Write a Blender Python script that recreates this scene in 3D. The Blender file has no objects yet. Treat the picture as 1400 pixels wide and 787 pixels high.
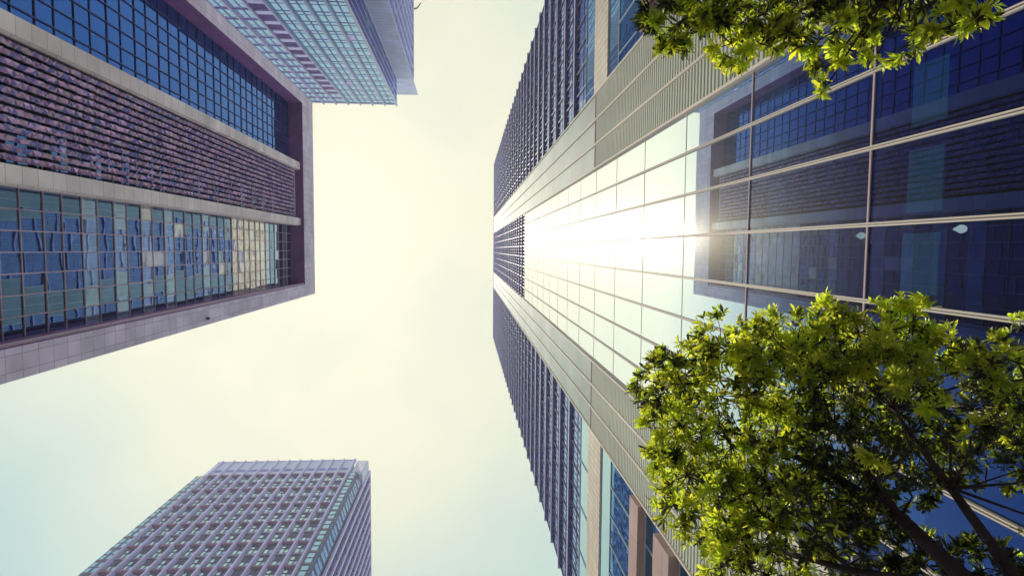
import bpy, math, random
from mathutils import Vector, Matrix
random.seed(11)
R = math.radians
EYE = 1.6                       # eye height: every mesh is laid out relative to the eye, then lifted
sc = bpy.context.scene
col = sc.collection

# ---------------------------------------------------------------- helpers
def tag(o, label=None, cat=None, group=None, kind=None):
    if label: o['label'] = label
    if cat: o['category'] = cat
    if group: o['group'] = group
    if kind: o['kind'] = kind
    return o

def empty(name, loc, label=None, cat=None, group=None):
    o = bpy.data.objects.new(name, None); col.objects.link(o)
    o.location = loc; o.empty_display_size = .2
    return tag(o, label, cat, group)

class MB:
    def __init__(s): s.v = []; s.f = []; s.m = []
    def quad(s, a, b, c, d, m=0):
        i = len(s.v); s.v += [a, b, c, d]; s.f.append((i, i+1, i+2, i+3)); s.m.append(m)
    def tri(s, a, b, c, m=0):
        i = len(s.v); s.v += [a, b, c]; s.f.append((i, i+1, i+2)); s.m.append(m)
    def box(s, x0, x1, y0, y1, z0, z1, m=0):
        if x0 > x1: x0, x1 = x1, x0
        if y0 > y1: y0, y1 = y1, y0
        if z0 > z1: z0, z1 = z1, z0
        i = len(s.v)
        s.v += [(x0,y0,z0),(x1,y0,z0),(x1,y1,z0),(x0,y1,z0),(x0,y0,z1),(x1,y0,z1),(x1,y1,z1),(x0,y1,z1)]
        for q in ((0,3,2,1),(4,5,6,7),(0,1,5,4),(1,2,6,5),(2,3,7,6),(3,0,4,7)):
            s.f.append(tuple(i+k for k in q)); s.m.append(m)
    def tube(s, pts, rads, n=8, m=0):
        rings = []
        for k, p in enumerate(pts):
            p = Vector(p)
            d = (Vector(pts[min(k+1, len(pts)-1)]) - Vector(pts[max(k-1, 0)])).normalized()
            a = d.orthogonal().normalized() if k == 0 else (pa - d*pa.dot(d)).normalized()
            pa = a; b = d.cross(a)
            i = len(s.v)
            for j in range(n):
                t = 2*math.pi*j/n
                s.v.append(tuple(p + (a*math.cos(t) + b*math.sin(t))*rads[k]))
            rings.append(i)
        for k in range(len(rings)-1):
            for j in range(n):
                s.f.append((rings[k]+j, rings[k]+(j+1) % n, rings[k+1]+(j+1) % n, rings[k+1]+j)); s.m.append(m)
        s.f.append(tuple(rings[-1]+j for j in range(n))); s.m.append(m)
    def build(s, name, mats, parent=None, smooth=False):
        me = bpy.data.meshes.new(name)
        me.from_pydata([(x, y, z+EYE) for x, y, z in s.v], [], s.f)
        if not isinstance(mats, (list, tuple)): mats = [mats]
        for mt in mats: me.materials.append(mt)
        me.polygons.foreach_set('material_index', s.m)
        if smooth: me.polygons.foreach_set('use_smooth', [True]*len(s.f))
        me.update()
        o = bpy.data.objects.new(name, me); col.objects.link(o)
        if parent is not None:
            o.parent = parent
            if parent.type == 'EMPTY': o.matrix_parent_inverse = Matrix.Translation(-parent_world(parent))
        return o

def parent_world(p):
    v = Vector((0, 0, 0))
    while p is not None:
        if p.type == 'EMPTY': v += p.location
        p = p.parent
    return v

def emit(items, name, mats, parent, most=100):
    """items: (score, draw(mb)). The most visible become parts of their own, the rest one part."""
    items = sorted(items, key=lambda t: t[0])
    for sco, fn in items[:most]:
        b = MB(); fn(b); b.build(name, mats, parent)
    if len(items) > most:
        b = MB()
        for sco, fn in items[most:]: fn(b)
        tag(b.build(name + '_field', mats, parent), kind='stuff')

# ---------------------------------------------------------------- materials
def newmat(name):
    m = bpy.data.materials.new(name); m.use_nodes = True
    nt = m.node_tree; nt.nodes.clear()
    out = nt.nodes.new('ShaderNodeOutputMaterial')
    return m, nt, out

def N(nt, t, **kw):
    n = nt.nodes.new(t)
    for k, v in kw.items():
        if k.startswith('i_'):
            n.inputs[k[2:].replace('_', ' ')].default_value = v
        else: setattr(n, k, v)
    return n

def c4(c): return (c[0], c[1], c[2], 1)

def plain(name, c, rough=.6, metal=0, var=.12, scale=.6, bump=0, spec=.4, streak=True):
    m, nt, out = newmat(name); L = nt.links.new
    p = N(nt, 'ShaderNodeBsdfPrincipled')
    p.inputs['Roughness'].default_value = rough; p.inputs['Metallic'].default_value = metal
    p.inputs['Specular IOR Level'].default_value = spec
    g = N(nt, 'ShaderNodeNewGeometry')
    mp = N(nt, 'ShaderNodeMapping'); mp.inputs['Scale'].default_value = (1, 1, .25 if streak else 1)
    L(g.outputs['Position'], mp.inputs['Vector'])
    no = N(nt, 'ShaderNodeTexNoise'); no.inputs['Scale'].default_value = scale; no.inputs['Detail'].default_value = 5
    L(mp.outputs['Vector'], no.inputs['Vector'])
    mr = N(nt, 'ShaderNodeMapRange'); mr.inputs['From Min'].default_value = .3; mr.inputs['From Max'].default_value = .7
    mr.inputs['To Min'].default_value = 1-var; mr.inputs['To Max'].default_value = 1+var
    L(no.outputs['Fac'], mr.inputs['Value'])
    mx = N(nt, 'ShaderNodeMix', data_type='RGBA', blend_type='MULTIPLY'); mx.inputs['Factor'].default_value = 1
    mx.inputs['A'].default_value = c4(c)
    L(mr.outputs['Result'], mx.inputs['B'])
    L(mx.outputs['Result'], p.inputs['Base Color'])
    if bump:
        b = N(nt, 'ShaderNodeBump'); b.inputs['Strength'].default_value = bump; b.inputs['Distance'].default_value = .02
        n2 = N(nt, 'ShaderNodeTexNoise'); n2.inputs['Scale'].default_value = 25
        L(g.outputs['Position'], n2.inputs['Vector']); L(n2.outputs['Fac'], b.inputs['Height']); L(b.outputs['Normal'], p.inputs['Normal'])
    L(p.outputs['BSDF'], out.inputs['Surface'])
    m['base_mix'] = 1
    return m

def panelled(name, c, bw, bh, joint=.018, dark=.35, rough=.5, var=.1, offx=0, offz=0, metal=0):
    """stone or metal sheets with open joints; x+y runs along any upright face"""
    m, nt, out = newmat(name); L = nt.links.new
    p = N(nt, 'ShaderNodeBsdfPrincipled'); p.inputs['Roughness'].default_value = rough; p.inputs['Metallic'].default_value = metal; p.inputs['Specular IOR Level'].default_value = .12
    g = N(nt, 'ShaderNodeNewGeometry'); sp = N(nt, 'ShaderNodeSeparateXYZ'); L(g.outputs['Position'], sp.inputs[0])
    ad = N(nt, 'ShaderNodeMath', operation='ADD'); L(sp.outputs['X'], ad.inputs[0]); L(sp.outputs['Y'], ad.inputs[1])
    a2 = N(nt, 'ShaderNodeMath', operation='ADD'); L(ad.outputs[0], a2.inputs[0]); a2.inputs[1].default_value = offx
    a3 = N(nt, 'ShaderNodeMath', operation='ADD'); L(sp.outputs['Z'], a3.inputs[0]); a3.inputs[1].default_value = offz
    cb = N(nt, 'ShaderNodeCombineXYZ'); L(a2.outputs[0], cb.inputs['X']); L(a3.outputs[0], cb.inputs['Y'])
    br = N(nt, 'ShaderNodeTexBrick', offset=0, squash=1)
    br.inputs['Scale'].default_value = 1; br.inputs['Brick Width'].default_value = bw; br.inputs['Row Height'].default_value = bh
    br.inputs['Mortar Size'].default_value = joint; br.inputs['Mortar Smooth'].default_value = 0; br.inputs['Bias'].default_value = 0
    br.inputs['Color1'].default_value = c4([x*(1-var) for x in c]); br.inputs['Color2'].default_value = c4([x*(1+var) for x in c])
    br.inputs['Mortar'].default_value = c4([x*dark for x in c])
    L(cb.outputs[0], br.inputs['Vector'])
    no = N(nt, 'ShaderNodeTexNoise'); no.inputs['Scale'].default_value = .35; no.inputs['Detail'].default_value = 6
    L(g.outputs['Position'], no.inputs['Vector'])
    mr = N(nt, 'ShaderNodeMapRange'); mr.inputs['From Min'].default_value = .3; mr.inputs['From Max'].default_value = .7
    mr.inputs['To Min'].default_value = .82; mr.inputs['To Max'].default_value = 1.12
    L(no.outputs['Fac'], mr.inputs['Value'])
    mx = N(nt, 'ShaderNodeMix', data_type='RGBA', blend_type='MULTIPLY'); mx.inputs['Factor'].default_value = 1
    L(br.outputs['Color'], mx.inputs['A']); L(mr.outputs['Result'], mx.inputs['B'])
    L(mx.outputs['Result'], p.inputs['Base Color'])
    L(p.outputs['BSDF'], out.inputs['Surface'])
    return m

def glass(name, face, graze, inner, f0=.35, rough=.0, wave=.0, wscale=.5, see=0, haze=0, hazer=.25, power=3.0, varb=.25, cell=1.3, ramp=None):
    """coated curtain-wall glass: tinted mirror over a dark interior (or over a clear tint when see > 0)"""
    m, nt, out = newmat(name); L = nt.links.new
    g = N(nt, 'ShaderNodeNewGeometry')
    lw = N(nt, 'ShaderNodeLayerWeight'); lw.inputs['Blend'].default_value = .5     # facing
    pw = N(nt, 'ShaderNodeMath', operation='POWER'); L(lw.outputs['Facing'], pw.inputs[0]); pw.inputs[1].default_value = power
    fac = N(nt, 'ShaderNodeMapRange'); L(pw.outputs[0], fac.inputs['Value'])
    fac.inputs['To Min'].default_value = f0; fac.inputs['To Max'].default_value = .98
    ct = N(nt, 'ShaderNodeMix', data_type='RGBA'); L(pw.outputs[0], ct.inputs['Factor'])
    ct.inputs['A'].default_value = c4(face); ct.inputs['B'].default_value = c4(graze)
    tint = ct.outputs['Result']
    if ramp:
        cr = N(nt, 'ShaderNodeValToRGB'); e = cr.color_ramp.elements
        e[0].position, e[0].color = ramp[0][0], c4(ramp[0][1]); e[1].position, e[1].color = ramp[-1][0], c4(ramp[-1][1])
        for p_, c_ in ramp[1:-1]:
            q_ = e.new(p_); q_.color = c4(c_)
        L(lw.outputs['Facing'], cr.inputs[0]); tint = cr.outputs['Color']
        fac = N(nt, 'ShaderNodeMapRange'); L(lw.outputs['Facing'], fac.inputs['Value'])
        fac.inputs['From Min'].default_value = .3; fac.inputs['From Max'].default_value = .62
        fac.inputs['To Min'].default_value = f0; fac.inputs['To Max'].default_value = .96
    gl = N(nt, 'ShaderNodeBsdfGlossy'); gl.inputs['Roughness'].default_value = rough
    L(tint, gl.inputs['Color'])
    if wave:
        no = N(nt, 'ShaderNodeTexNoise'); no.inputs['Scale'].default_value = wscale; no.inputs['Detail'].default_value = 1.5
        L(g.outputs['Position'], no.inputs['Vector'])
        b = N(nt, 'ShaderNodeBump'); b.inputs['Strength'].default_value = 1; b.inputs['Distance'].default_value = wave
        L(no.outputs['Fac'], b.inputs['Height']); L(b.outputs['Normal'], gl.inputs['Normal'])
    refl = gl.outputs[0]
    if haze:
        g2 = N(nt, 'ShaderNodeBsdfGlossy'); g2.inputs['Roughness'].default_value = hazer; g2.inputs['Color'].default_value = (1, .96, .8, 1)
        mh = N(nt, 'ShaderNodeMixShader'); mh.inputs[0].default_value = haze
        L(gl.outputs[0], mh.inputs[1]); L(g2.outputs[0], mh.inputs[2])
        g3 = N(nt, 'ShaderNodeBsdfGlossy'); g3.inputs['Roughness'].default_value = hazer*1.9; g3.inputs['Color'].default_value = (1, .95, .8, 1)
        m3 = N(nt, 'ShaderNodeMixShader'); m3.inputs[0].default_value = haze*.9
        L(mh.outputs[0], m3.inputs[1]); L(g3.outputs[0], m3.inputs[2]); refl = m3.outputs[0]
    if see:
        base = N(nt, 'ShaderNodeBsdfTransparent'); base.inputs['Color'].default_value = c4(inner)
    else:
        base = N(nt, 'ShaderNodeBsdfDiffuse')
        vo = N(nt, 'ShaderNodeTexWhiteNoise', noise_dimensions='3D')
        sn = N(nt, 'ShaderNodeVectorMath', operation='SNAP'); sn.inputs[1].default_value = (50, cell, 1.9)
        L(g.outputs['Position'], sn.inputs[0]); L(sn.outputs[0], vo.inputs['Vector'])
        mr = N(nt, 'ShaderNodeMapRange'); mr.inputs['To Min'].default_value = 1-varb; mr.inputs['To Max'].default_value = 1+varb*2
        L(vo.outputs['Value'], mr.inputs['Value'])
        mx = N(nt, 'ShaderNodeMix', data_type='RGBA', blend_type='MULTIPLY'); mx.inputs['Factor'].default_value = 1
        mx.inputs['A'].default_value = c4(inner); L(mr.outputs['Result'], mx.inputs['B'])
        L(mx.outputs['Result'], base.inputs['Color'])
    ms = N(nt, 'ShaderNodeMixShader'); L(fac.outputs['Result'], ms.inputs[0])
    L(base.outputs[0], ms.inputs[1]); L(refl, ms.inputs[2]); L(ms.outputs[0], out.inputs['Surface'])
    return m

M = {}
M['lilac_stone'] = panelled('lilac_stone', (.52, .50, .76), 1.32, 1.9, .02, .45)
M['frame_stone'] = panelled('frame_stone', (.68, .60, .68), .95, 1.25, .018, .5)
M['pier_stone'] = panelled('pier_stone', (.80, .71, .64), 1.6, 1.25, .02, .5)
M['mauve_soffit'] = panelled('mauve_soffit', (.27, .11, .29), 1.32, 1.6, .02, .5)
M['cream_trim'] = plain('cream_trim', (.78, .70, .60), .85, spec=.1)
M['rose_trim'] = plain('rose_trim', (.60, .47, .50), .8, spec=.1)
M['dark_gap'] = plain('dark_gap', (.035, .02, .07), .6)
M['navy'] = plain('navy', (.012, .022, .14), .5)
M['purple'] = plain('purple', (.07, .035, .19), .8, spec=.1, var=.2)
M['mid_purple'] = plain('mid_purple', (.22, .23, .52), .8, spec=.1, var=.2)
M['sage_rib'] = plain('sage_rib', (.58, .62, .54), .85, spec=.1, var=.1, scale=.3)
M['sage_flat'] = panelled('sage_flat', (.33, .42, .39), 1.32, 4.4, .012, .75, rough=.75, var=.05, offz=-1.6)
M['cream_stone'] = panelled('cream_stone', (.74, .66, .52), .36, 1.05, .02, .55, var=.06)
M['rose_stone'] = panelled('rose_stone', (.50, .36, .33), 2.6, 1.2, .015, .6, var=.07)
M['fin_metal'] = plain('fin_metal', (.50, .30, .46), .35, metal=.4, var=.2, scale=1.3)
M['lilac_metal'] = plain('lilac_metal', (.55, .55, .82), .8, spec=.1, var=.1)
M['fin_grey'] = plain('fin_grey', (.42, .42, .60), .4, var=.1)
M['grey_wall'] = panelled('grey_wall', (.40, .47, .66), 40, 1.5, .09, .55, var=.04)
M['pale_metal'] = plain('pale_metal', (.50, .60, .72), .7, spec=.15, var=.08)
M['teal_blind'] = plain('teal_blind', (.10, .80, .74), .7, var=.15)
M['paving'] = panelled('paving', (.33, .31, .29), .6, .6, .01, .5)
M['asphalt'] = plain('asphalt', (.05, .05, .052), .9, bump=.4, streak=False)
M['ground'] = plain('ground', (.22, .21, .2), .9, scale=.05, streak=False)
M['bark'] = plain('bark', (.055, .035, .045), .9, bump=.9, scale=4, var=.4)
M['room_dark'] = plain('room_dark', (.03, .015, .06), .8)
M['room_wall'] = plain('room_wall', (.55, .07, .55), .8, var=.6, scale=1.2)
# glazing
M['podium_glass'] = glass('podium_glass', (.10, .14, .50), (.97, .99, .93), (.78, .74, .90), f0=.45, see=1, haze=.007, hazer=.2, power=1.5, ramp=[(.28, (.04, .11, .46)), (.42, (.08, .14, .46)), (.50, (.28, .44, .70)), (.58, (.56, .74, .90)), (.68, (.88, .98, 1)), (1, (1, 1, .97))], wave=.0006, wscale=.35)
M['blue_glass'] = glass('blue_glass', (.05, .15, .58), (.26, .44, .86), (.02, .05, .18), f0=.55, wave=.0015, wscale=.4, power=2.2)
M['wavy_glass'] = glass('wavy_glass', (.09, .20, .38), (.42, .58, .74), (.03, .02, .10), f0=.72, wave=.005, wscale=.5, power=1.6)
M['teal_glass'] = glass('teal_glass', (.30, .56, .84), (.52, .80, .95), (.05, .15, .30), f0=.6, wave=.004, wscale=.5, varb=.5)
M['tower_glass'] = glass('tower_glass', (.34, .52, .92), (.45, .58, .82), (.05, .07, .22), f0=.5, wave=.006, wscale=.8, varb=.5)
M['pale_glass'] = glass('pale_glass', (.4, .68, .80), (.75, .9, .92), (.1, .2, .3), f0=.6, wave=.003, wscale=.4)
M['deep_glass'] = glass('deep_glass', (.10, .34, .60), (.35, .6, .75), (.02, .06, .16), f0=.55, wave=.02, wscale=.5)
M['navy_glass'] = glass('navy_glass', (.04, .12, .50), (.10, .26, .70), (.015, .02, .09), f0=.5, wave=.01, wscale=.5)
M['pale_reflection_glass'] = glass('pale_reflection_glass', (.34, .50, .68), (.66, .76, .92), (.24, .36, .42), f0=.45, wave=.005, wscale=.5, power=1.6, varb=.35)  # pale lower panes: bright reflections put into the glass colour
M['cream_reflection_glass'] = glass('cream_reflection_glass', (.5, .55, .6), (.95, .92, .85), (.85, .80, .66), f0=.30, wave=.005, wscale=.5, power=1.8, varb=.2)  # cream panes: bright reflections put into the colour, no blinds behind
M['crown_glass'] = glass('crown_glass', (.7, .75, .6), (.9, .9, .8), (.7, .68, .5), f0=.15)

m, nt, out = newmat('lamp_glow'); e_ = N(nt, 'ShaderNodeEmission'); e_.inputs['Color'].default_value = (.65, 1, .88, 1); e_.inputs['Strength'].default_value = .9; nt.links.new(e_.outputs[0], out.inputs['Surface']); M['lamp_glow'] = m
# leaf
def leafmat(name, c, t):
    m, nt, out = newmat(name); L = nt.links.new
    g = N(nt, 'ShaderNodeNewGeometry')
    no = N(nt, 'ShaderNodeTexNoise'); no.inputs['Scale'].default_value = 2.2; no.inputs['Detail'].default_value = 4
    L(g.outputs['Position'], no.inputs['Vector'])
    mr = N(nt, 'ShaderNodeMapRange'); mr.inputs['From Min'].default_value = .35; mr.inputs['From Max'].default_value = .65
    mr.inputs['To Min'].default_value = .6; mr.inputs['To Max'].default_value = 1.35; L(no.outputs['Fac'], mr.inputs['Value'])
    outs = []
    for cc in (c, t):
        mx = N(nt, 'ShaderNodeMix', data_type='RGBA', blend_type='MULTIPLY'); mx.inputs['Factor'].default_value = 1
        mx.inputs['A'].default_value = c4(cc); L(mr.outputs['Result'], mx.inputs['B']); outs.append(mx.outputs['Result'])
    d = N(nt, 'ShaderNodeBsdfDiffuse'); L(outs[0], d.inputs['Color'])
    tr = N(nt, 'ShaderNodeBsdfTranslucent'); L(outs[1], tr.inputs['Color'])
    gl = N(nt, 'ShaderNodeBsdfGlossy'); gl.inputs['Roughness'].default_value = .38; gl.inputs['Color'].default_value = (.8, .85, .7, 1)
    m1 = N(nt, 'ShaderNodeMixShader'); m1.inputs[0].default_value = .6
    L(d.outputs[0], m1.inputs[1]); L(tr.outputs[0], m1.inputs[2])
    m2 = N(nt, 'ShaderNodeMixShader'); m2.inputs[0].default_value = .05
    L(m1.outputs[0], m2.inputs[1]); L(gl.outputs[0], m2.inputs[2]); L(m2.outputs[0], out.inputs['Surface'])
    return m
M['leaf_sunlit'] = leafmat('leaf_sunlit', (.42, .50, .03), (1.0, 1.0, .06))  # young yellow-green leaf, sunlit brightness put into its colour
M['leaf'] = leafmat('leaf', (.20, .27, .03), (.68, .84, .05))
M['leaf_shaded'] = leafmat('leaf_shaded', (.035, .035, .05), (.07, .085, .03))  # navy-dark leaf: shade inside the crown put into its colour

# ---------------------------------------------------------------- ground
b = MB(); b.quad((-2500, -2500, -1.62), (2500, -2500, -1.62), (2500, 2500, -1.62), (-2500, 2500, -1.62))
tag(b.build('ground', M['ground']), kind='structure')
b = MB(); b.box(-23.6, 6.6, -60, 70, -1.75, -1.6)
tag(b.build('pavement', M['paving']), kind='structure')
b = MB(); b.quad((-20, -60, -1.596), (-10, -60, -1.596), (-10, 70, -1.596), (-20, 70, -1.596))
tag(b.build('road', M['asphalt']), kind='structure')
for xx, nm in ((-20.1, 'kerb'), (-9.9, 'kerb')):
    b = MB(); b.box(xx-.09, xx+.09, -60, 70, -1.6, -1.48)
    tag(b.build(nm, M['cream_trim']), kind='structure')

def jit(a): return random.uniform(-a, a)

# ================================================================ right tower
G0 = -1.6
RB = empty('office_tower', (7, 0, 0), 'tall tower with cream ribbed bands framing a mirror glass front and stacked blue window ledges', 'building')
ROOF = 157.2
CY = [-4.43, -3.12, -1.80, -.48, .85, 2.17, 3.48, 4.80, 6.10]
UP = [-8.45, -7.05, -5.73, -4.43]
LO = [6.10, 7.42, 8.68, 9.97]
YE0, YE1 = -22.8, 23.9
fl = [G0, 1.0, 5.4] + [9.8 + 4.4*k for k in range(15)]     # last 71.4
LAT = fl[-1]
# structural body (behind all glazing)
b = MB()
b.box(12.0, 40, YE0+.3, YE1-.3, G0, ROOF-2)
b.box(7.45, 12.0, YE0+.3, UP[3]-.1, G0, ROOF-2); b.box(7.45, 12.0, LO[0]+.1, YE1-.3, G0, ROOF-2)
b.box(7.45, 12.0, UP[3]-.1, LO[0]+.1, LAT+.1, ROOF-2)
b.build('wall', M['purple'], RB)
# rooms behind the clear front
b = MB(); b.box(11.8, 11.99, CY[0]-.05, CY[-1]+.05, G0, LAT)
for k in range(7):
    y = random.uniform(CY[0], CY[-1]-1)
    for q in range(14): b.box(11.5, 11.79, y, y+.5, fl[2+q]+.2, fl[2+q]+2.8)
b.build('room_wall', M['room_wall'], RB)
for z in fl[1:]:
    b = MB(); b.box(7.14, 11.8, CY[0]-.05, CY[-1]+.05, z-.22, z+.14); b.build('floor_slab', M['room_dark'], RB)
# panes
items = []
for i in range(8):
    for j in range(len(fl)-1):
        y0, y1, z0, z1 = CY[i], CY[i+1], fl[j], fl[j+1]
        def fn(b, y0=y0, y1=y1, z0=z0, z1=z1, a=jit(.0022), c=jit(.0022)):
            x = 7.0
            b.quad((x+a, y0+.012, z0+.02), (x+c, y0+.012, z1-.02), (x-a, y1-.012, z1-.02), (x-c, y1-.012, z0+.02))
        items.append((abs(z0-14) if z0 > 4 else 200, fn))
emit(items, 'window_pane', M['podium_glass'], RB)
# teal blinds behind the glass, one per pane
items = []
for i in range(8):
    for j in range(2, len(fl)-1):
        def fn(b, i=i, j=j, w=random.uniform(.85, 1.1), h=random.uniform(.68, .78)):
            z = fl[j]+2.93; y = CY[i]+.17
            b.box(7.09, 7.12, y, y+w, z, z+h)
        items.append((abs(fl[j]-10), fn))
emit(items, 'window_blind', M['teal_blind'], RB, 64)
# vertical mullions: twin fins with a dark slot
for y in CY:
    b = MB()
    b.box(6.94, 7.03, y-.036, y-.010, G0, LAT, 0); b.box(6.94, 7.03, y+.010, y+.036, G0, LAT, 0)
    b.box(6.965, 7.035, y-.0097, y+.0097, G0, LAT, 1)
    b.build('mullion', [M['cream_trim'], M['dark_gap']], RB)
for z in fl[1:]:
    b = MB()
    for i in range(8): b.box(6.975 if z < 17 else 6.99, 7.04, CY[i]+.04, CY[i+1]-.04, z-(.022 if z < 17 else .015), z+(.022 if z < 17 else .015), 0)
    b.build('transom', M['rose_trim'] if z < 17 else M['cream_trim'], RB)
# ribbed bands
SEAM = 32.0
for tri_ in (UP, LO):
    for k in range(3):
        y0, y1 = tri_[k], tri_[k+1]
        b = MB()
        b.quad((7.0, y0, G0), (7.0, y0, SEAM-.06), (7.0, y1, SEAM-.06), (7.0, y1, G0), 0)
        z = G0
        while z < SEAM-.2:
            b.box(6.93, 7.001, y0+.03, y1-.03, z, z+.13, 0); z += .25
        b.build('ribbed_cladding', M['sage_rib'], RB)
        b = MB()
        b.box(6.97, 7.3, y0+.03, y1-.03, SEAM+.06, ROOF, 0)
        b.build('flat_cladding', M['sage_flat'], RB)
    for y in tri_:
        b = MB(); b.box(6.86, 7.31, y-.045, y+.045, G0, ROOF+.1); b.build('trim', M['cream_trim'], RB)
    b = MB(); b.box(6.9, 7.02, min(tri_)+.05, max(tri_)-.05, SEAM-.055, SEAM+.055); b.build('seam_strip', M['rose_trim'], RB)
# ledged office floors
FH = 3.92
zf = [35.0 + FH*k for k in range(32)]
zf = [z for z in zf if z < ROOF-1]
def ledged_floor(z, y0, y1, ztop, mod=1.43, bar='navy'):
    b = MB()
    b.quad((7.12, y0, z), (7.12, y0, ztop), (7.12, y1, ztop), (7.12, y1, z), 0)
    n = max(1, round((y1-y0)/mod)); w = (y1-y0)/n
    for k in range(n+1):
        y = y0+w*k
        b.box(7.06, 7.13, y-.05, y+.05, z+.16, ztop-.01, 1)
        if k < n:
            for q in (1, 2): b.box(7.10, 7.13, y+w*q/3-.022, y+w*q/3+.022, z+.16, ztop-.01, 1)
    b.box(7.095, 7.135, y0, y1, z+1.55, z+1.65, 1)
    b.build('window_band', [M['tower_glass'], M[bar]], RB)
    b = MB()
    b.box(6.96, 7.14, y0, y1, ztop-.10, ztop+.02, 0)               # ledge, soffit purple
    b.box(6.925, 6.959, y0-.02, y1+.02, ztop-.16, ztop+.10, 1)      # pale nosing
    for k in range(n):                                             # bracket under the ledge
        y = y0+w*(k+.5); b.box(6.98, 7.1, y-.03, y+.03, ztop-.2, ztop-.101, 2)
    b.build('ledge', [M['mid_purple'], M['lilac_metal'], M['tower_glass']], RB)
for z in zf:
    zt = min(z+FH, ROOF-.1)
    ledged_floor(z, YE0, UP[0]-.05, zt); ledged_floor(z, LO[3]+.05, YE1, zt)
z = LAT+.1
while z < ROOF-1:
    ledged_floor(z, UP[3]+.05, LO[0]-.05, min(z+FH, ROOF-.1), 1.3, 'mauve_soffit'); z += FH
# end walls of the ledged wings: navy glass with lilac nosings
for ye, s in ((YE0, -1), (YE1, 1)):
    b = MB(); b.quad((7.12, ye+s*.02, 35), (39.5, ye+s*.02, 35), (39.5, ye+s*.02, ROOF), (7.12, ye+s*.02, ROOF), 0)
    for z in zf: b.box(6.93, 39.5, ye+s*.021, ye+s*.3, z-.1, z+.02, 1)
    b.build('end_wall', [M['navy_glass'], M['lilac_metal']], RB)
# lower storeys of the wings
for y0, y1 in ((YE0-12, UP[0]-.05), (LO[3]+.05, YE1+12)):
    def strip(name, z0, z1, m, x=7.0, mod=1.43, mul=None):
        b = MB(); b.quad((x, y0, z0), (x, y0, z1), (x, y1, z1), (x, y1, z0), 0)
        if mod:
            k = y0
            while k < y1:
                b.box(x-.05, x+.01, k-.02, k+.02, z0+.01, z1-.01, 1); k += mod
        b.box(x-.04, x+.02, y0, y1, z1-.05, z1, 1)
        b.build(name, [m, mul or M['pale_metal']], RB)
    strip('glazing_strip', 32.55, 35.0, M['pale_glass'], mod=2.86)
    b = MB(); b.box(6.93, 7.4, y0, y1, 29.45, 32.5); b.build('stone_course', M['cream_stone'], RB)
    strip('glazing_strip', 27.45, 29.4, M['pale_glass'], mod=0)
    strip('glazing_strip', 23.1, 27.4, M['deep_glass'], mod=1.43)
    b = MB(); b.box(6.68, 7.0, y0, y1, 21.9, 23.05); b.build('stone_beam', M['rose_stone'], RB)
    strip('glazing_strip', 19.9, 21.85, M['deep_glass'], mod=1.43)
    b = MB(); b.box(6.62, 7.0, y0, y1, 18.2, 19.8); b.build('stone_beam', M['rose_stone'], RB)
    z = 18.15
    while z > G0+1:
        z0 = max(G0, z-3.0)
        strip('glazing_strip', z0, z, M['deep_glass'])
        if z0 > G0+1:
            b = MB(); b.box(6.65, 7.0, y0, y1, z0-1.2, z0-.02); b.build('stone_beam', M['rose_stone'], RB)
        z = z0-1.25
    b = MB(); b.box(7.42, 39, min(y0, YE0) if y0 < 0 else YE1-.2, YE0+.2 if y0 < 0 else y1, G0, 34.9); b.build('podium_wall', M['purple'], RB)
# roof edge and the setback crown
b = MB(); b.box(6.85, 7.46, YE0-.1, YE1+.1, ROOF-.05, ROOF+.5); b.box(7.47, 40, YE0-.1, YE1+.1, ROOF-1.9, ROOF+.1)
b.build('roof', M['pale_metal'], RB)
b = MB(); b.box(14.5, 38, -9, 15, ROOF+.12, 201)
crown = b.build('crown', M['crown_glass'], RB)
b = MB()
for k in range(19): b.box(14.3, 14.49, -9+k*1.32, -8.85+k*1.32, ROOF+.13, 201)
for k in range(22): b.box(14.35, 14.49, -9, 15, ROOF+2*k+.4, ROOF+2*k+.6)
b.build('grille', M['cream_trim'], crown)

# ================================================================ left building with big frame
LB = empty('framed_office_building', (-26, -8, 0), 'office block with broad pale frame around three tall bays of glass and crinkled purple fins', 'building')
XF, XG, XP = -25.0, -27.1, -25.45
LR, LS = 98.2, 92.3
b = MB(); b.box(-45, XG-.25, -23.4, 7.3, G0, LS+.5); b.build('wall', M['navy'], LB)
# frame
b = MB()
b.box(-45, XF, -23.55, -21.9, G0, LR); b.box(-45, XF, 5.6, 7.25, G0, LR)
b.box(-45, XF, -21.898, 5.598, LS, LR)
b.box(XF-.4, XF+.002, 7.252, 7.43, G0, LR)
b.build('frame', M['frame_stone'], LB)
b = MB()                                                  # mauve lining of the recess
b.box(XG-.2, XF-.02, -21.897, -21.86, G0, LS-.03); b.box(XG-.2, XF-.02, 5.56, 5.597, G0, LS-.03)
b.box(XG-.2, XF-.02, -21.86, 5.56, LS-.05, LS-.003)
b.box(XF-.45, XF-.40, -21.85, 5.55, LS-.12, LS-.052)
b.build('recess_lining', M['mauve_soffit'], LB)
b = MB(); b.box(XF-.35, XF-.15, 5.35, 5.555, G0, LS-.1, 0); b.box(XF-.62, XF-.42, 5.42, 5.555, G0, LS-.1, 1)
b.build('edge_rail', [M['rose_trim'], M['mauve_soffit']], LB)
for y0, y1 in ((-12.95, -11.85), (-4.55, -3.5)):
    b = MB(); b.box(XG+.02, XP, y0, y1, G0, LS-.055)
    b.box(XP-.5, XP-.3, y1+.001, y1+.10, G0, LS-.06)
    b.build('pier', M['pier_stone'], LB)
LFH = 3.75
lz = []
z = LS
while z > G0: lz.append(z); z -= LFH
bays = (( -21.86, -12.95, 7, 'blue_glass'), (-11.85, -4.55, 6, 'teal_glass'), (-3.5, 5.56, 7, 'wavy_glass'))
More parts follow.
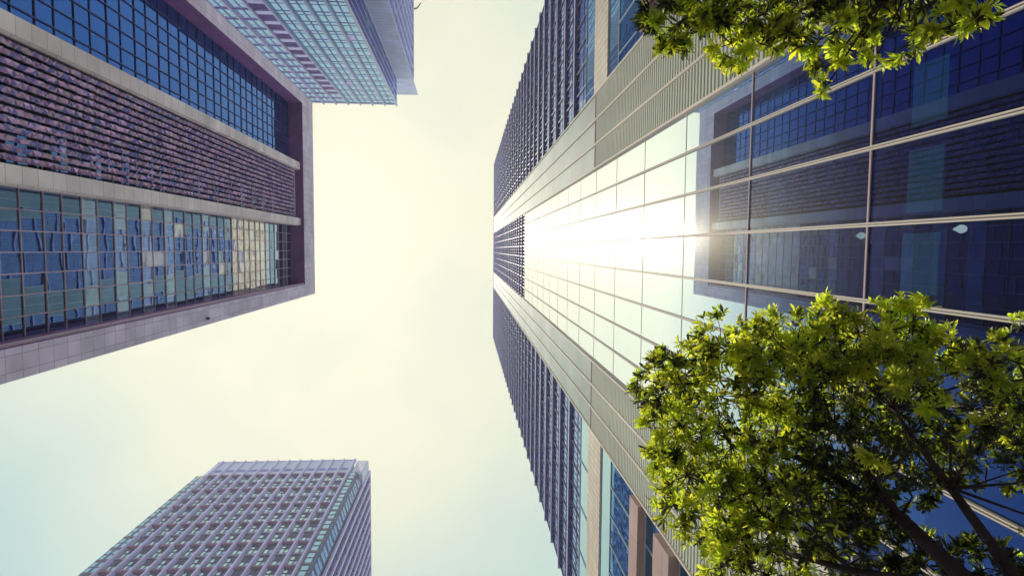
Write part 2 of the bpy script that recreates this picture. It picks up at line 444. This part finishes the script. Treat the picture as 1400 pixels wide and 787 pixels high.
for y0, y1, n, gm in bays:
    items = []; w = (y1-y0)/n
    for i in range(n):
        for z in lz:
            ya, yb = y0+w*i, y0+w*(i+1)
            zb = max(G0, z-LFH)
            t = .02 if gm == 'wavy_glass' else .006
            if gm == 'teal_glass': t = .004
            def fn(b, ya=ya, yb=yb, z=z, zb=zb, t=t, r=[jit(1) for _ in range(6)], gm=gm):
                zm = zb+1.75
                for (p, q, r0, r1, r2) in ((zb, zm, *r[:3]), (zm, z, *r[3:])):
                    x = XG
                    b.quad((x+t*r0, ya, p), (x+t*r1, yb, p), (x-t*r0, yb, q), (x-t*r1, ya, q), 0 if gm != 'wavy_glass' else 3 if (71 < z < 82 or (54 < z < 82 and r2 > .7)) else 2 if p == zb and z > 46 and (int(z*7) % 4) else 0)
                b.box(XG, XG+.10, ya-.035, ya+.035, zb, z, 1)
                b.box(XG, XG+.08, ya+.036, yb-.036, zb-.03, zb+.03, 1); b.box(XG, XG+.07, ya+.036, yb-.036, zm-.03, zm+.03, 1)
                if gm == 'teal_glass':
                    b.box(XG, XG+.12, ya+.036, ya+.4, zb+.031, zm-.031, 1)
            items.append((z if z > 37 else 300, fn))
    emit(items, 'window', [M[gm], M['rose_trim'] if gm == 'wavy_glass' else M['navy'], M['pale_reflection_glass'], M['cream_reflection_glass']], LB, 100 if gm == 'blue_glass' else 100)
# crinkled fins
nf = 13
for i in range(nf):
    yc = -11.85 + .45 + (7.3-.9)*i/(nf-1)
    b = MB()
    b.box(-26.35, -25.9, yc-.075, yc+.075, G0, 90.2, 1)
    z = G0; seg = .30; sg = 1
    a = [(-25.88+jit(.05), yc-.17+jit(.02), z), (-25.60+jit(.07), yc+jit(.1), z), (-25.88+jit(.05), yc+.17+jit(.02), z)]
    while z < 90:
        if z < 31: seg = 1.5
        else: seg = .30
        z2 = min(90.1, z+seg)
        sg = -sg
        c = [(-25.88+jit(.07), yc-.17+jit(.02), z2), (-25.70+jit(.03), yc+sg*.11+jit(.03), z2), (-25.88+jit(.07), yc+.17+jit(.02), z2)]
        for k in range(2):
            if random.random() < .5:
                b.tri(a[k], a[k+1], c[k+1], random.choice((0, 0, 2, 3))); b.tri(a[k], c[k+1], c[k], random.choice((0, 0, 2, 3)))
            else:
                b.tri(a[k], a[k+1], c[k], random.choice((0, 0, 2, 3))); b.tri(a[k+1], c[k+1], c[k], random.choice((0, 0, 2, 3)))
        a = c; z = z2
    b.build('louvre_fin', [M['fin_metal'], M['dark_gap'], M['mid_purple'], M['rose_trim']], LB)
b = MB(); b.box(-26.4, -25.75, -11.6, -4.8, 90.25, 90.45); b.build('fin_rail', M['rose_trim'], LB)
for z in lz:
    if z < 90: 
        b = MB(); b.box(-26.9, -26.4, -11.8, -4.6, z-.1, z); b.build('walkway', M['dark_gap'], LB)
b = MB(); b.box(XF+.001, XF+.25, 6.7, 6.9, 58.0, 58.15); b.box(XF+.1, XF+.3, 6.68, 6.92, 57.8, 58.0); b.build('flood_light', M['dark_gap'], LB)

# ================================================================ striped tower, upper left
TT = empty('striped_tower', (-40, -47, 0), 'teal glass tower with lilac fins and a blank grey end wall, behind the framed block', 'building')
TY, TR, TX = -40.0, 168.6, -19.8
b = MB(); b.box(-70, TX-.3, -62, TY-.35, G0, TR-.3)
b.box(-70, -15.7, -96, -47.65, G0, 169.7); b.build('wall', M['navy'], TT)
fx = [TX-3.34*k for k in range(15)]
items = []
nfl = 38; fh = 4.5
for bi in range(14):
    xa, xb = fx[bi+1], fx[bi]
    typ = 'dark' if bi == 4 else ('white' if bi in (5, 6) else 'teal')
    if bi > 9: typ = 'teal'
    for j in range(nfl):
        z1 = TR-.4-fh*j; z0 = max(G0, z1-fh)
        if z1 < G0+1: continue
        ty2 = 'white' if typ == 'dark' and j < 2 else typ
        def fn(b, xa=xa, xb=xb, z0=z0, z1=z1, ty2=ty2, r=random.random(), r2=random.random(), r3=random.random()):
            y = TY-.3; xm = (xa+xb)/2
            if ty2 == 'dark':
                b.box(xa, xb, y-.02, y, z0, z1, 3)
                b.box(xa+.3, xb-.1, y, y+.2, z0+.1, z0+1.5, 2)
                return
            if ty2 == 'white':
                b.box(xa, xb, y-.02, y, z0, z1, 2)
                for q, (u, v) in enumerate(((xa+.35, xm-.1), (xm+.1, xb-.35))):
                    for (p, s) in ((z0+.5, z0+2.2), (z0+2.5, z0+3.6)):
                        b.box(u, v, y, y+.03, p, s, 0); 
                b.box(xa, xb, y, y+.25, z1-.45, z1-.2, 1)
                b.box(xm-.1, xm+.1, y, y+.12, z0, z1-.5, 1)
                return
            b.quad((xa, y+.01*r, z0), (xb, y+.01*r2, z0), (xb, y+.01*r3, z1), (xa, y, z1), 0)
            b.box(xm-.09, xm+.09, y, y+.14, z0, z1, 1)
            b.box(xa, xb, y, y+.08, z0, z0+.14, 1); b.box(xa, xb, y, y+.06, z0+1.4, z0+1.5, 1)
            if r < .06: b.box(xa+.25, xm-.1, y, y+.04, z0+1.6, z1-.15, 2)
        vis = z1 > 98
        items.append(((bi*3 + z0*.02) if vis and bi < 9 else 900+bi, fn))
emit(items, 'window', [M['teal_glass'], M['mid_purple'], M['lilac_metal'], M['purple']], TT)
for k, x in enumerate(fx):
    if k % 1: continue
    b = MB(); b.box(x-.16, x-.035, TY-.3, TY+.25, G0, TR+.5, 0); b.box(x+.035, x+.16, TY-.3, TY+.25, G0, TR+.5, 0); b.box(x-.034, x+.034, TY-.3, TY+.02, G0, TR+.1, 1)
    b.build('fin', [M['fin_grey'], M['purple']], TT)
b = MB(); b.box(-70, TX+.1, TY-.6, TY-.05, TR-.45, TR); b.box(-70, TX, -47.2, TY-.61, TR-.29, TR-.1); b.build('roof', M['pale_metal'], TT)
# blue glass flank
b = MB(); b.quad((TX, TY, G0), (TX, -47.3, G0), (TX, -47.3, TR-.5), (TX, TY, TR-.5), 0)
for k in range(4): b.box(TX-.01, TX+.08, TY-1.8*k-1.8, TY-1.8*k-1.72, G0, TR-.55, 1)
for k in range(26):
    y = TY-.3-random.random()*6; zz = random.uniform(95, TR-6)
    b.box(TX-.01, TX+.03, y, y-.5, zz, zz+random.uniform(1, 4), 2)
b.build('glass_flank', [M['navy_glass'], M['lilac_metal'], M['teal_glass']], TT)
b = MB(); b.box(TX-.1, TX+.18, -47.2, -46.95, G0, TR-1); b.build('corner_fin', M['pale_metal'], TT)
b = MB(); b.box(-23.8, -15.4, -47.64, -47.3, G0, 185.8); b.build('end_wall', M['grey_wall'], TT)
# far flank, teal with pale fins
items = []
for k in range(16):
    for j in range(26):
        y1 = -47.7-3*k; y0 = y1-3; z1 = 170-fh*1.0*j; z0 = z1-fh
        def fn(b, y0=y0, y1=y1, z0=z0, z1=z1):
            b.quad((-15.65, y0, z0), (-15.65, y1, z0), (-15.65, y1, z1), (-15.65, y0, z1), 0)
            b.box(-15.66, -15.5, y0-.06, y0+.06, z0, z1, 1); b.box(-15.66, -15.55, (y0+y1)/2-.05, (y0+y1)/2+.05, z0, z1, 1)
            b.box(-15.66, -15.56, y0, y1, z0, z0+.25, 2)
        items.append((k*2+j, fn))
emit(items, 'flank_window', [M['teal_glass'], M['mid_purple'], M['lilac_metal']], TT)
for k in range(17):
    b = MB(); y = -47.7-3*k; b.box(-15.66, -15.3, y-.12, y+.12, G0, 170.2); b.build('flank_fin', M['lilac_metal'], TT)
b = MB(); b.box(-16.5, -15.25, -96, -47.7, 170.2, 170.9); b.build('parapet', M['lilac_metal'], TT)
# roof davit
DV = empty('roof_davit', (-15.6, -68, 172.5), 'small dark cleaning davit reaching out from the top left tower roof', 'crane')
b = MB(); b.tube([(-15.6, -68, 170.9), (-15.6, -68, 173), (-14.6, -69, 174.6), (-13.6, -70.6, 175)], [.28, .26, .2, .14]); b.build('arm', M['dark_gap'], DV)
b = MB(); b.box(-16.1, -15.3, -68.5, -67.5, 170.92, 171.8); b.build('base', M['dark_gap'], DV)

# ================================================================ grid tower, lower left
GT = empty('grid_tower', (-44, 70, 0), 'lilac tower of closely gridded windows with a blue glazed corner, alone at the bottom left', 'building')
GY, GR = 53.0, 147.4
b = MB(); b.box(-62.9, -26.5, GY+.6, 100, G0, 137.6); b.box(-61.3, -24.8, GY+3.4, 100, G0, 147.0); b.box(-61.3, -28.4, GY+.5, 100, 137.7, 147.0)
b.build('wall', M['navy'], GT)
nb = 12; X0, X1 = -60.4, -28.2; bw = (X1-X0)/nb; gf = 4.08
items = []
for i in range(nb):
    for j in range(34):
        z1 = 138.4-gf*j; z0 = max(G0, z1-gf); xa = X0+bw*i; xb = xa+bw
        if z1 < G0+1: continue
        def fn(b, xa=xa, xb=xb, z0=z0, z1=z1, j=j, s=random.random(), s2=random.random()):
            y = GY+.45
            b.box(xa+.30, xb-.30, y, y+.05, z0, z1, 1)                 # navy recess
            xm = (xa+xb)/2
            b.box(xm-.72, xm-.08, y-.06, y, z0+.65, z0+1.85, 0); b.box(xm-.72, xm-.08, y-.06, y, z0+2.3, z0+3.2, 0 if s < .75 else 1)
            b.box(xm+.12, xm+.70, y-.05, y, z0+.75, z0+1.7, 2 if s2 < .7 else 0)
            b.box(xa+.33, xb-.33, y-.26, y-.07, z0+.02, z0+.16, 3)
            b.box(xm-.045, xm+.045, y-.16, y-.07, z0+.23, z1-.02, 1)
            b.box(xa+.36, xa+.50, y-.20, y-.01, z0+.9, z1-.6, 4)
        items.append((j*10+abs(i-6) if z0 > 85 else 900, fn))
emit(items, 'window', [M['pale_glass'], M['navy'], M['tower_glass'], M['lilac_metal'], M['lilac_stone']], GT)
for i in range(nb+1):
    x = X0+bw*i
    b = MB(); b.box(x-.31, x+.31, GY+.05, GY+.6, G0, 147.0, 0); b.box(x-.12, x+.12, GY-.22, GY+.049, G0, GR+.05, 1)
    b.box(x-.31, x-.25, GY-.05, GY+.049, G0, 138, 1); b.box(x+.25, x+.31, GY-.05, GY+.049, G0, 138, 1)
    b.build('pier', [M['lilac_stone'], M['lilac_metal']], GT)
for j in range(0, 34, 2):
    z = 138.4-gf*j
    if z < 3: continue
    b = MB()
    for i in range(nb): b.box(X0+bw*i+.32, X0+bw*(i+1)-.32, GY-.02, GY+.44, z-.35, z+.1, 0)
    b.build('cross_beam', M['mauve_soffit'], GT)
b = MB(); b.box(-61.6, -27.9, GY+.25, GY+.49, 138.8, 147.2, 0); b.box(-61.65, -27.85, GY+.1, GY+.7, 147.1, GR, 1)
for i in range(nb): b.box(X0+bw*i+.5, X0+bw*(i+1)-.5, GY+.2, GY+.249, 140.6, 142.0, 2)
b.build('parapet', [M['pale_metal'], M['lilac_metal'], M['mid_purple']], GT)
# glazed left strip and right corner
def corner(xa, xb, ya, yb, name, mats, n=2, ztop=138.3):
    for j in range(34):
        z1 = ztop-gf*j; z0 = max(G0, z1-gf)
        if z1 < 85: break
        b = MB()
        def P(t, off, z):
            dx, dy = xb-xa, yb-ya; l = math.hypot(dx, dy)
            return (xa+dx*t+dy/l*off, ya+dy*t-dx/l*off, z)
        b.quad(P(0, 0, z0), P(1, 0, z0), P(1, 0, z1), P(0, 0, z1), 1)
        for k in range(n):
            for p, q in ((z0+.5, z0+1.8), (z0+2.2, z0+3.5)):
                t0, t1 = (k+.2)/n, (k+.8)/n
                b.quad(P(t0, .08, p), P(t1, .08, p), P(t1, .08, q), P(t0, .08, q), 0)
        b.quad(P(0, .14, z0), P(1, .14, z0), P(1, .14, z0+.22), P(0, .14, z0+.22), 2)
        b.build(name, mats, GT)
corner(-63.2, -60.85, GY+.5, GY+.5, 'corner_window', [M['teal_glass'], M['navy'], M['navy']])
corner(-27.75, -25.9, GY, GY, 'corner_window', [M['teal_glass'], M['navy'], M['navy']], 1)
corner(-25.9, -25.0, GY, GY+3.2, 'chamfer_window', [M['tower_glass'], M['navy'], M['navy']], 1)
b = MB(); b.box(-27.6, -26.0, GY+.02, GY+3.3, G0, 138.2); b.build('corner_core', M['navy'], GT)
b = MB(); b.box(-27.55, -24.85, GY+.45, GY+3.35, 138.45, 147.3, 0); b.box(-26.9, -25.2, GY+.35, GY+.449, 139.5, 146, 1); b.build('corner_parapet', [M['pale_metal'], M['fin_grey']], GT)
for k in range(5):
    b = MB(); x = -63.2+k*.9; b.box(x-.05, x+.05, GY+.5, GY+.65, 138.3, 139.6); b.build('roof_post', M['navy'], GT)
b = MB(); b.box(-63.3, -60.6, GY+.5, GY+.62, 138.9, 139.0); b.build('roof_rail', M['navy'], GT)
# right flank
items = []
for k in range(14):
    for j in range(34):
        y0 = GY+3.4+2.9*k; z1 = 146.5-gf*j; z0 = z1-gf
        if z1 < G0+5: continue
        def fn(b, y0=y0, z0=z0, z1=z1):
            b.box(-24.79, -24.7, y0+.4, y0+2.5, z0+.5, z1-.8, 0); b.box(-24.79, -24.62, y0, y0+2.9, z0, z0+.5, 1); b.box(-24.79, -24.6, y0+1.35, y0+1.55, z0+.51, z1, 1)
        items.append((k+j*2 if z0 > 60 else 900, fn))
emit(items, 'flank_window', [M['navy_glass'], M['purple']], GT)
for k in range(15):
    b = MB(); y = GY+3.4+2.9*k; b.box(-24.79, -24.4, y-.28, y+.28, G0, 147.0); b.build('flank_pier', M['lilac_metal'], GT)
b = MB(); b.box(-25.4, -24.38, GY+3.1, 97.5, 147.01, 147.6); b.build('flank_parapet', M['lilac_metal'], GT)

# ================================================================ lamps behind the glass
for (x, y, z, top) in ((7.75, -.38, 8.70, 9.55), (7.75, -.33, 11.05, 13.95)):
    o = empty('pendant_lamp', (x, y, z+EYE), None, 'lamp', 'pendant lamps behind the mirror glass')
    o['label'] = 'small lit pale green pendant lamp behind the mirror glass, ' + ('lower storey, nearer the viewer' if z < 10 else 'one storey above the other lamp')
    b = MB(); b.tube([(x, y, z-.09), (x, y, z-.06), (x, y, z), (x, y, z+.07), (x, y, z+.14)], [.02, .055, .07, .04, .015], 12); b.build('lamp_shade', M['lamp_glow'], o, True)
    b = MB(); b.tube([(x, y, z+.13), (x, y, top)], [.006, .006], 5); b.build('cord', M['dark_gap'], o)

# ================================================================ trees
def leaf(b, base, d, nrm, L, W, m):
    side = d.cross(nrm).normalized(); nrm = side.cross(d).normalized()
    bend = random.uniform(.05, .3)*L
    cup = .18*W
    pts = []
    for t, w in ((0, .08), (.4, .8), (.75, .9), (1, 0)):
        c = base + d*(L*t) - nrm*(bend*t*t)
        pts.append((c, w*W/2))
    for k in range(3):
        (c0, w0), (c1, w1) = pts[k], pts[k+1]
        for s in (-1, 1):
            a = c0; e = c1
            p = c0+side*s*w0+nrm*cup*(w0/W*2); q = c1+side*s*w1+nrm*cup*(w1/W*2)
            if k == 2: b.tri(tuple(a), tuple(p), tuple(e), m) if s > 0 else b.tri(tuple(a), tuple(e), tuple(p), m)
            else: b.quad(tuple(a), tuple(p), tuple(q), tuple(e), m) if s > 0 else b.quad(tuple(a), tuple(e), tuple(q), tuple(p), m)

def rosette(b, p, axis, size, m, n):
    axis = axis.normalized(); o = axis.orthogonal().normalized(); q = axis.cross(o)
    ph = random.uniform(0, 6.3)
    for k in range(n):
        t = ph+2.4*k; up = random.uniform(.25, 1.1) if k < n-2 else 1.8
        d = (o*math.cos(t)+q*math.sin(t)+axis*up).normalized()
        base = p - axis*size*.35*random.random()
        Ls = size*random.uniform(.55, 1.2)
        mm = m if random.random() < .85 else random.choice((0, 1, 2))
        leaf(b, base, d, axis+Vector((jit(.5), jit(.5), jit(.5))), Ls, Ls*random.uniform(.26, .36), mm)

def rnd_dir():
    while True:
        v = Vector((jit(1), jit(1), jit(1)))
        if .05 < v.length < 1: return v.normalized()

def make_tree(name, label, base, limbs, clumps, size, group, dens=3.9):
    """clumps: (centre, radius, rosettes, sunlit share)"""
    root = empty(name, (base[0], base[1], 0), label, 'tree', group)
    tb = MB(); cb = MB()
    for pts, r in limbs: tb.tube(pts, r, 10)
    allp = [(Vector(p), rr) for pts, r in limbs for p, rr in zip(pts, r)]
    for (c, rad, n, sunlit) in clumps:
        n = int(n*dens*(.95 if sunlit < .2 else 1))+1; rad *= 1.12
        c = Vector(c)
        # a bough from the nearest limb node, then twigs
        near = min(allp, key=lambda t: (t[0]-c).length)
        mid = (near[0]+c)/2 + Vector((jit(.15), jit(.15), jit(.1)))
        r0 = min(near[1]*.5, .018)
        tb.tube([tuple(near[0]), tuple(mid), tuple(c)], [r0, r0*.6, .007], 6)
        nt = max(3, n//9)
        tw = []
        for _ in range(nt):
            d = rnd_dir(); e = c+d*rad*random.uniform(.55, .95); tw.append((e, d))
            m2 = c+(e-c)*.5+Vector((jit(.06), jit(.06), jit(.06)))
            tb.tube([tuple(c), tuple(m2), tuple(e)], [.007, .005, .003], 4)
        for _ in range(n):
            e, d = random.choice(tw)
            dd = (d+rnd_dir()*.8).normalized()
            p = e+rnd_dir()*rad*.34*random.random()+dd*.03
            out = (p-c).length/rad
            y = sunlit*(.35+.8*out)
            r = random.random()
            m = 0 if r < y*.55 else (1 if r < (.35 if sunlit >= .2 else .12)+y*.6 else 2)
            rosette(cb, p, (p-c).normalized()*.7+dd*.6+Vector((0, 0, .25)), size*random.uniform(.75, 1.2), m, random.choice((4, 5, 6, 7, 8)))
    tb.build('trunk', M['bark'], root, True)
    cb.build('crown', [M['leaf_sunlit'], M['leaf'], M['leaf_shaded']], root)
    return root

F = 800.0
ZEN = Matrix(((0.9971168669270629, -0.002690393786002919, -0.07583347196874389), (-0.007647414530319368, -0.9978459912547503, -0.06515285709641866), (-0.07549483916506802, 0.06554494273474598, -0.9949896430321973)))
def at(px, py, z):
    w = ZEN @ Vector((px-700, 393.5-py, -F)); return (w.x/w.z*z, w.y/w.z*z, z)

# lower tree: crown clumps set along view rays at chosen heights
limbs = [
 ([(5.05, 3.75, -1.6), (5.0, 3.65, .5), (4.9, 3.5, 2.4), (4.7, 3.25, 3.9)], [.21, .17, .15, .13]),
 ([(4.7, 3.25, 3.9), (4.6, 3.05, 4.7), (4.5, 2.75, 5.6), (4.1, 2.5, 6.5), (3.3, 2.3, 7.3)], [.12, .085, .065, .04, .02]),
 ([(4.7, 3.25, 3.9), (4.9, 2.9, 4.7), (4.95, 2.4, 5.5), (4.9, 1.8, 6.3)], [.085, .06, .04, .02]),
 ([(4.5, 2.75, 5.6), (4.4, 2.1, 6.5), (4.1, 1.5, 7.2)], [.045, .03, .015]),
 ([(4.55, 3.0, 4.7), (4.0, 3.3, 5.6), (3.4, 3.5, 6.6)], [.05, .035, .02]),
]
spots = [ # px, py, height, radius, rosettes, sunlit share
 (905,530,6.6,.34,34,.5),(935,492,6.8,.36,34,.6),(985,470,6.9,.40,36,.7),(1040,480,6.6,.40,36,.8),(1090,462,6.6,.36,32,.9),
 (1130,462,6.2,.38,36,1),(1175,455,5.9,.34,34,1),(1215,452,5.7,.30,30,1),(1248,440,5.6,.20,16,1),(1230,480,6.0,.35,30,.4),
 (1165,490,6.3,.45,38,.6),(1100,510,6.5,.45,40,.6),(1040,540,6.7,.45,40,.6),(980,540,6.8,.45,40,.7),(930,580,6.7,.42,38,.7),
 (905,610,6.6,.30,26,.9),(940,650,6.6,.42,36,.9),(1000,610,6.8,.5,44,.6),(1060,600,6.9,.5,40,.5),(920,690,6.4,.22,14,.8),
 (985,690,6.5,.42,34,.7),(1000,745,6.3,.34,28,.7),(1050,670,6.7,.48,36,.4),(1060,740,6.3,.42,30,.5),(985,775,6.0,.28,20,.8),(1050,785,6.0,.3,22,.6),
 (1120,570,7.0,.5,34,.1),(1180,560,7.0,.5,30,.1),(1120,650,6.9,.5,34,.15),(1120,730,6.2,.45,34,.15),(1180,760,5.9,.42,30,.1),
 (1185,630,6.8,.5,34,.15),(1200,690,6.3,.38,26,.1),(1245,590,6.6,.4,24,.05),(1245,520,6.5,.30,18,.2),(1250,645,6.3,.33,22,.05),(1300,650,6.0,.22,12,.1),
 (1300,480,5.8,.26,16,.8),(1335,500,5.6,.27,18,.6),(1375,490,5.4,.24,15,.8),(1400,520,5.4,.28,18,.4),(1330,560,6.3,.4,26,.05),(1385,580,6.3,.4,26,.05),
 (1300,610,6.4,.3,16,.05),(1350,635,6.2,.28,14,.05),(1260,770,5.6,.34,24,.1),(1320,785,5.5,.3,22,.05),(1390,775,5.3,.26,16,.05),(1250,745,5.8,.15,6,.1),
 (1400,640,5.9,.30,18,.1),(1300,760,6.0,.3,14,.05),(1380,800,5.2,.3,20,.05),(1440,560,5.9,.5,36,.2),(1460,640,5.8,.5,36,.2),(1440,480,5.6,.4,26,.5),
 (1130,830,6,.5,34,.3),(1220,850,5.7,.5,34,.2),(1320,870,5.5,.5,30,.2),(1500,740,5.5,.5,30,.3),(1420,860,5.3,.5,30,.3),
 (1195,610,5.2,.16,5,1),(1275,560,5.0,.15,4,1),(1215,520,5.1,.16,5,1),(1330,590,5.0,.12,3,.8),
 (900,545,7.3,.3,20,.7),(950,500,7.5,.35,26,.7),(1010,475,7.4,.38,28,.7),(1070,480,7.3,.4,30,.7),(1150,480,7.1,.4,30,.8),(1215,485,6.9,.33,24,.7),(960,600,7.6,.5,36,.6),(920,650,7.4,.35,24,.7),(1000,660,7.6,.5,36,.5),(1080,560,7.8,.5,36,.4),
 (1040,720,7.3,.45,32,.5),(970,720,7.2,.35,22,.6),(1000,790,7.0,.35,22,.6),(1100,780,7.0,.45,30,.3),(1180,800,6.8,.45,30,.15),(1120,690,7.7,.5,34,.15),(1200,560,7.8,.55,36,.1),(1280,590,7.3,.45,28,.05),(1350,560,7.1,.4,26,.1),(1400,590,6.8,.4,26,.1),
 (1130,610,6.0,.4,26,.1),(1170,670,5.9,.4,26,.1),(1080,650,6.0,.35,22,.3),(1140,540,6.0,.3,18,.4),(1220,640,5.6,.3,16,.05),(1180,720,5.6,.3,16,.1),(1110,700,5.7,.3,18,.3),(1280,820,5.2,.3,18,.1),
 (1100,600,7.5,.6,30,.1),(1180,520,7.4,.6,30,.2),(1260,620,7.3,.5,20,.1),(1330,520,7.0,.4,16,.1),(1170,690,7.3,.6,26,.1)]
make_tree('street_tree', 'big bright green tree filling the lower right corner in front of the mirror glass', (5.05, 3.75),
          limbs, [(at(px, py, z), r, n, y) for px, py, z, r, n, y in spots], .11, 'street trees by the mirror glass front')
limbs = [
 ([(3.9, -4.6, -1.6), (3.9, -4.5, .6), (3.85, -4.3, 2.6), (3.8, -4.1, 3.9)], [.19, .16, .14, .11]),
 ([(3.8, -4.1, 3.9), (3.4, -3.6, 4.8), (2.9, -3.0, 5.6), (2.4, -2.5, 6.0)], [.10, .07, .045, .02]),
 ([(3.8, -4.1, 3.9), (4.1, -3.4, 4.6), (4.0, -2.7, 5.2)], [.09, .06, .03]),
 ([(3.8, -4.1, 3.9), (3.3, -4.6, 5.2), (3.0, -4.9, 6.4)], [.09, .06, .03]),
]
spots = [
 (905,18,6.0,.20,14,.1),(885,35,6.0,.10,5,.9),(925,40,6.0,.18,12,.4),(915,60,6.0,.10,5,.9),(960,30,5.8,.26,18,.3),(965,8,5.8,.22,14,.9),(1000,15,5.7,.26,16,.7),
 (1000,60,5.7,.2,12,.9),(1040,60,5.6,.2,13,1),(1045,20,5.8,.28,18,.4),(1075,45,5.7,.22,14,.8),(1020,88,5.6,.10,5,.9),(1095,15,5.9,.28,18,.2),(1120,55,5.3,.20,11,.7),
 (1135,90,5.2,.13,6,.8),(1130,118,5.1,.06,2,1),(1150,30,5.5,.25,15,.4),(1180,50,5.2,.2,10,.7),(1190,15,5.5,.25,14,.3),(1200,75,5.1,.10,4,.9),(1230,30,5.2,.2,10,.6),(1240,62,4.9,.10,4,.7),
 (1265,25,4.8,.14,6,.9),(1290,40,4.5,.11,4,1),(1310,20,4.6,.14,6,.6),(1330,30,4.5,.10,3,.5),(1345,8,4.6,.08,3,.4),(1215,-5,5.5,.3,18,.1),(1120,-15,6,.4,26,.1),(1020,-25,6,.4,26,.2),(940,-20,6,.3,18,.2),
 (1290,-20,5.0,.25,12,.3),(1180,-70,6,.5,36,.2),(1050,-90,6.2,.5,36,.2),(1280,-100,5.6,.5,34,.2),(960,-110,6.2,.4,26,.2),(1150,-180,6.6,.6,40,.2)]
make_tree('street_tree', 'leafy branch tips of a second tree hanging in from the top right edge', (3.9, -4.6),
          limbs, [(at(px, py, z), r, n, y) for px, py, z, r, n, y in spots], .115, 'street trees by the mirror glass front')

# ---------------------------------------------------------------- hazy air
b = MB(); b.box(-150, 150, -170, 170, -4.2, 215)
m, nt, out = newmat('hazy_air')
pv = N(nt, 'ShaderNodeVolumePrincipled'); pv.inputs['Color'].default_value = (.93, .93, .97, 1); pv.inputs['Density'].default_value = .0007; pv.inputs['Anisotropy'].default_value = .3
nt.links.new(pv.outputs[0], out.inputs['Volume'])
tag(b.build('haze', m), kind='stuff')

# ---------------------------------------------------------------- light
S = Vector(at(872, 322, 1.0)); sun_dir = Vector((-S.x, S.y, 1)).normalized()
sun = bpy.data.lights.new('sun', 'SUN'); sun.energy = 5; sun.angle = R(.5); sun.color = (1, .93, .76)
so = bpy.data.objects.new('sun', sun); col.objects.link(so); so.location = (0, 0, 250)
so.rotation_euler = sun_dir.to_track_quat('Z', 'Y').to_euler()
w = bpy.data.worlds.new('World'); sc.world = w; w.use_nodes = True
nt = w.node_tree; nt.nodes.clear(); L = nt.links.new
sky = N(nt, 'ShaderNodeTexSky', sky_type='NISHITA'); sky.sun_disc = False
sky.sun_elevation = math.asin(sun_dir.z); sky.sun_rotation = math.atan2(sun_dir.x, sun_dir.y)
sky.dust_density = 4; sky.air_density = 1.2
tc = N(nt, 'ShaderNodeTexCoord')
no = N(nt, 'ShaderNodeTexNoise'); no.inputs['Scale'].default_value = 2.6; no.inputs['Detail'].default_value = 7; no.inputs['Roughness'].default_value = .5
L(tc.outputs['Generated'], no.inputs['Vector'])
dt = N(nt, 'ShaderNodeVectorMath', operation='DOT_PRODUCT'); L(tc.outputs['Generated'], dt.inputs[0]); dt.inputs[1].default_value = Vector((-.16, -.04, 1)).normalized()
mr = N(nt, 'ShaderNodeMapRange', interpolation_type='SMOOTHSTEP'); L(dt.outputs['Value'], mr.inputs['Value'])
mr.inputs['From Min'].default_value = .72; mr.inputs['From Max'].default_value = .985
ad = N(nt, 'ShaderNodeMath', operation='MULTIPLY_ADD'); L(no.outputs['Fac'], ad.inputs[0]); ad.inputs[1].default_value = 1.3; ad.inputs[2].default_value = -.62
su = N(nt, 'ShaderNodeMath', operation='ADD', use_clamp=True); L(ad.outputs[0], su.inputs[0]); L(mr.outputs['Result'], su.inputs[1])
veil = N(nt, 'ShaderNodeMix', data_type='RGBA'); L(su.outputs[0], veil.inputs['Factor'])
veil.inputs['A'].default_value = (3.8, 6.2, 6.1, 1); veil.inputs['B'].default_value = (9.0, 8.9, 6.6, 1)
mx = N(nt, 'ShaderNodeMix', data_type='RGBA'); mx.inputs['Factor'].default_value = .94
L(sky.outputs['Color'], mx.inputs['A']); L(veil.outputs['Result'], mx.inputs['B'])
sz = N(nt, 'ShaderNodeSeparateXYZ'); L(tc.outputs['Generated'], sz.inputs[0])     # hazy low sky, raised out of view to fill the shaded facades
hz = N(nt, 'ShaderNodeMapRange', interpolation_type='SMOOTHSTEP'); L(sz.outputs['Z'], hz.inputs['Value'])
hz.inputs['From Min'].default_value = .68; hz.inputs['From Max'].default_value = .35; hz.inputs['To Min'].default_value = 0; hz.inputs['To Max'].default_value = 1
hm = N(nt, 'ShaderNodeMix', data_type='RGBA'); L(hz.outputs['Result'], hm.inputs['Factor']); L(mx.outputs['Result'], hm.inputs['A']); hm.inputs['B'].default_value = (11.5, 11, 12.5, 1)
bg = N(nt, 'ShaderNodeBackground'); bg.inputs['Strength'].default_value = .1; L(hm.outputs['Result'], bg.inputs['Color'])
wo = N(nt, 'ShaderNodeOutputWorld'); L(bg.outputs[0], wo.inputs['Surface'])

# ---------------------------------------------------------------- camera
cam = bpy.data.cameras.new('camera'); cam.sensor_width = 36; cam.lens = 36*F/1400; cam.clip_start = .05; cam.clip_end = 6000
co = bpy.data.objects.new('camera', cam); col.objects.link(co)
co.matrix_world = Matrix.Translation((0, 0, EYE)) @ ZEN.to_4x4()
sc.camera = co
sc.view_settings.view_transform = 'Standard'; sc.view_settings.look = 'None'; sc.view_settings.exposure = 0; sc.view_settings.gamma = 1
sc.render.engine = 'CYCLES'
sc.cycles.max_bounces = 7; sc.cycles.transparent_max_bounces = 12; sc.cycles.sample_clamp_indirect = 6
sc.cycles.use_denoising = True
sc.cycles.volume_bounces = 1
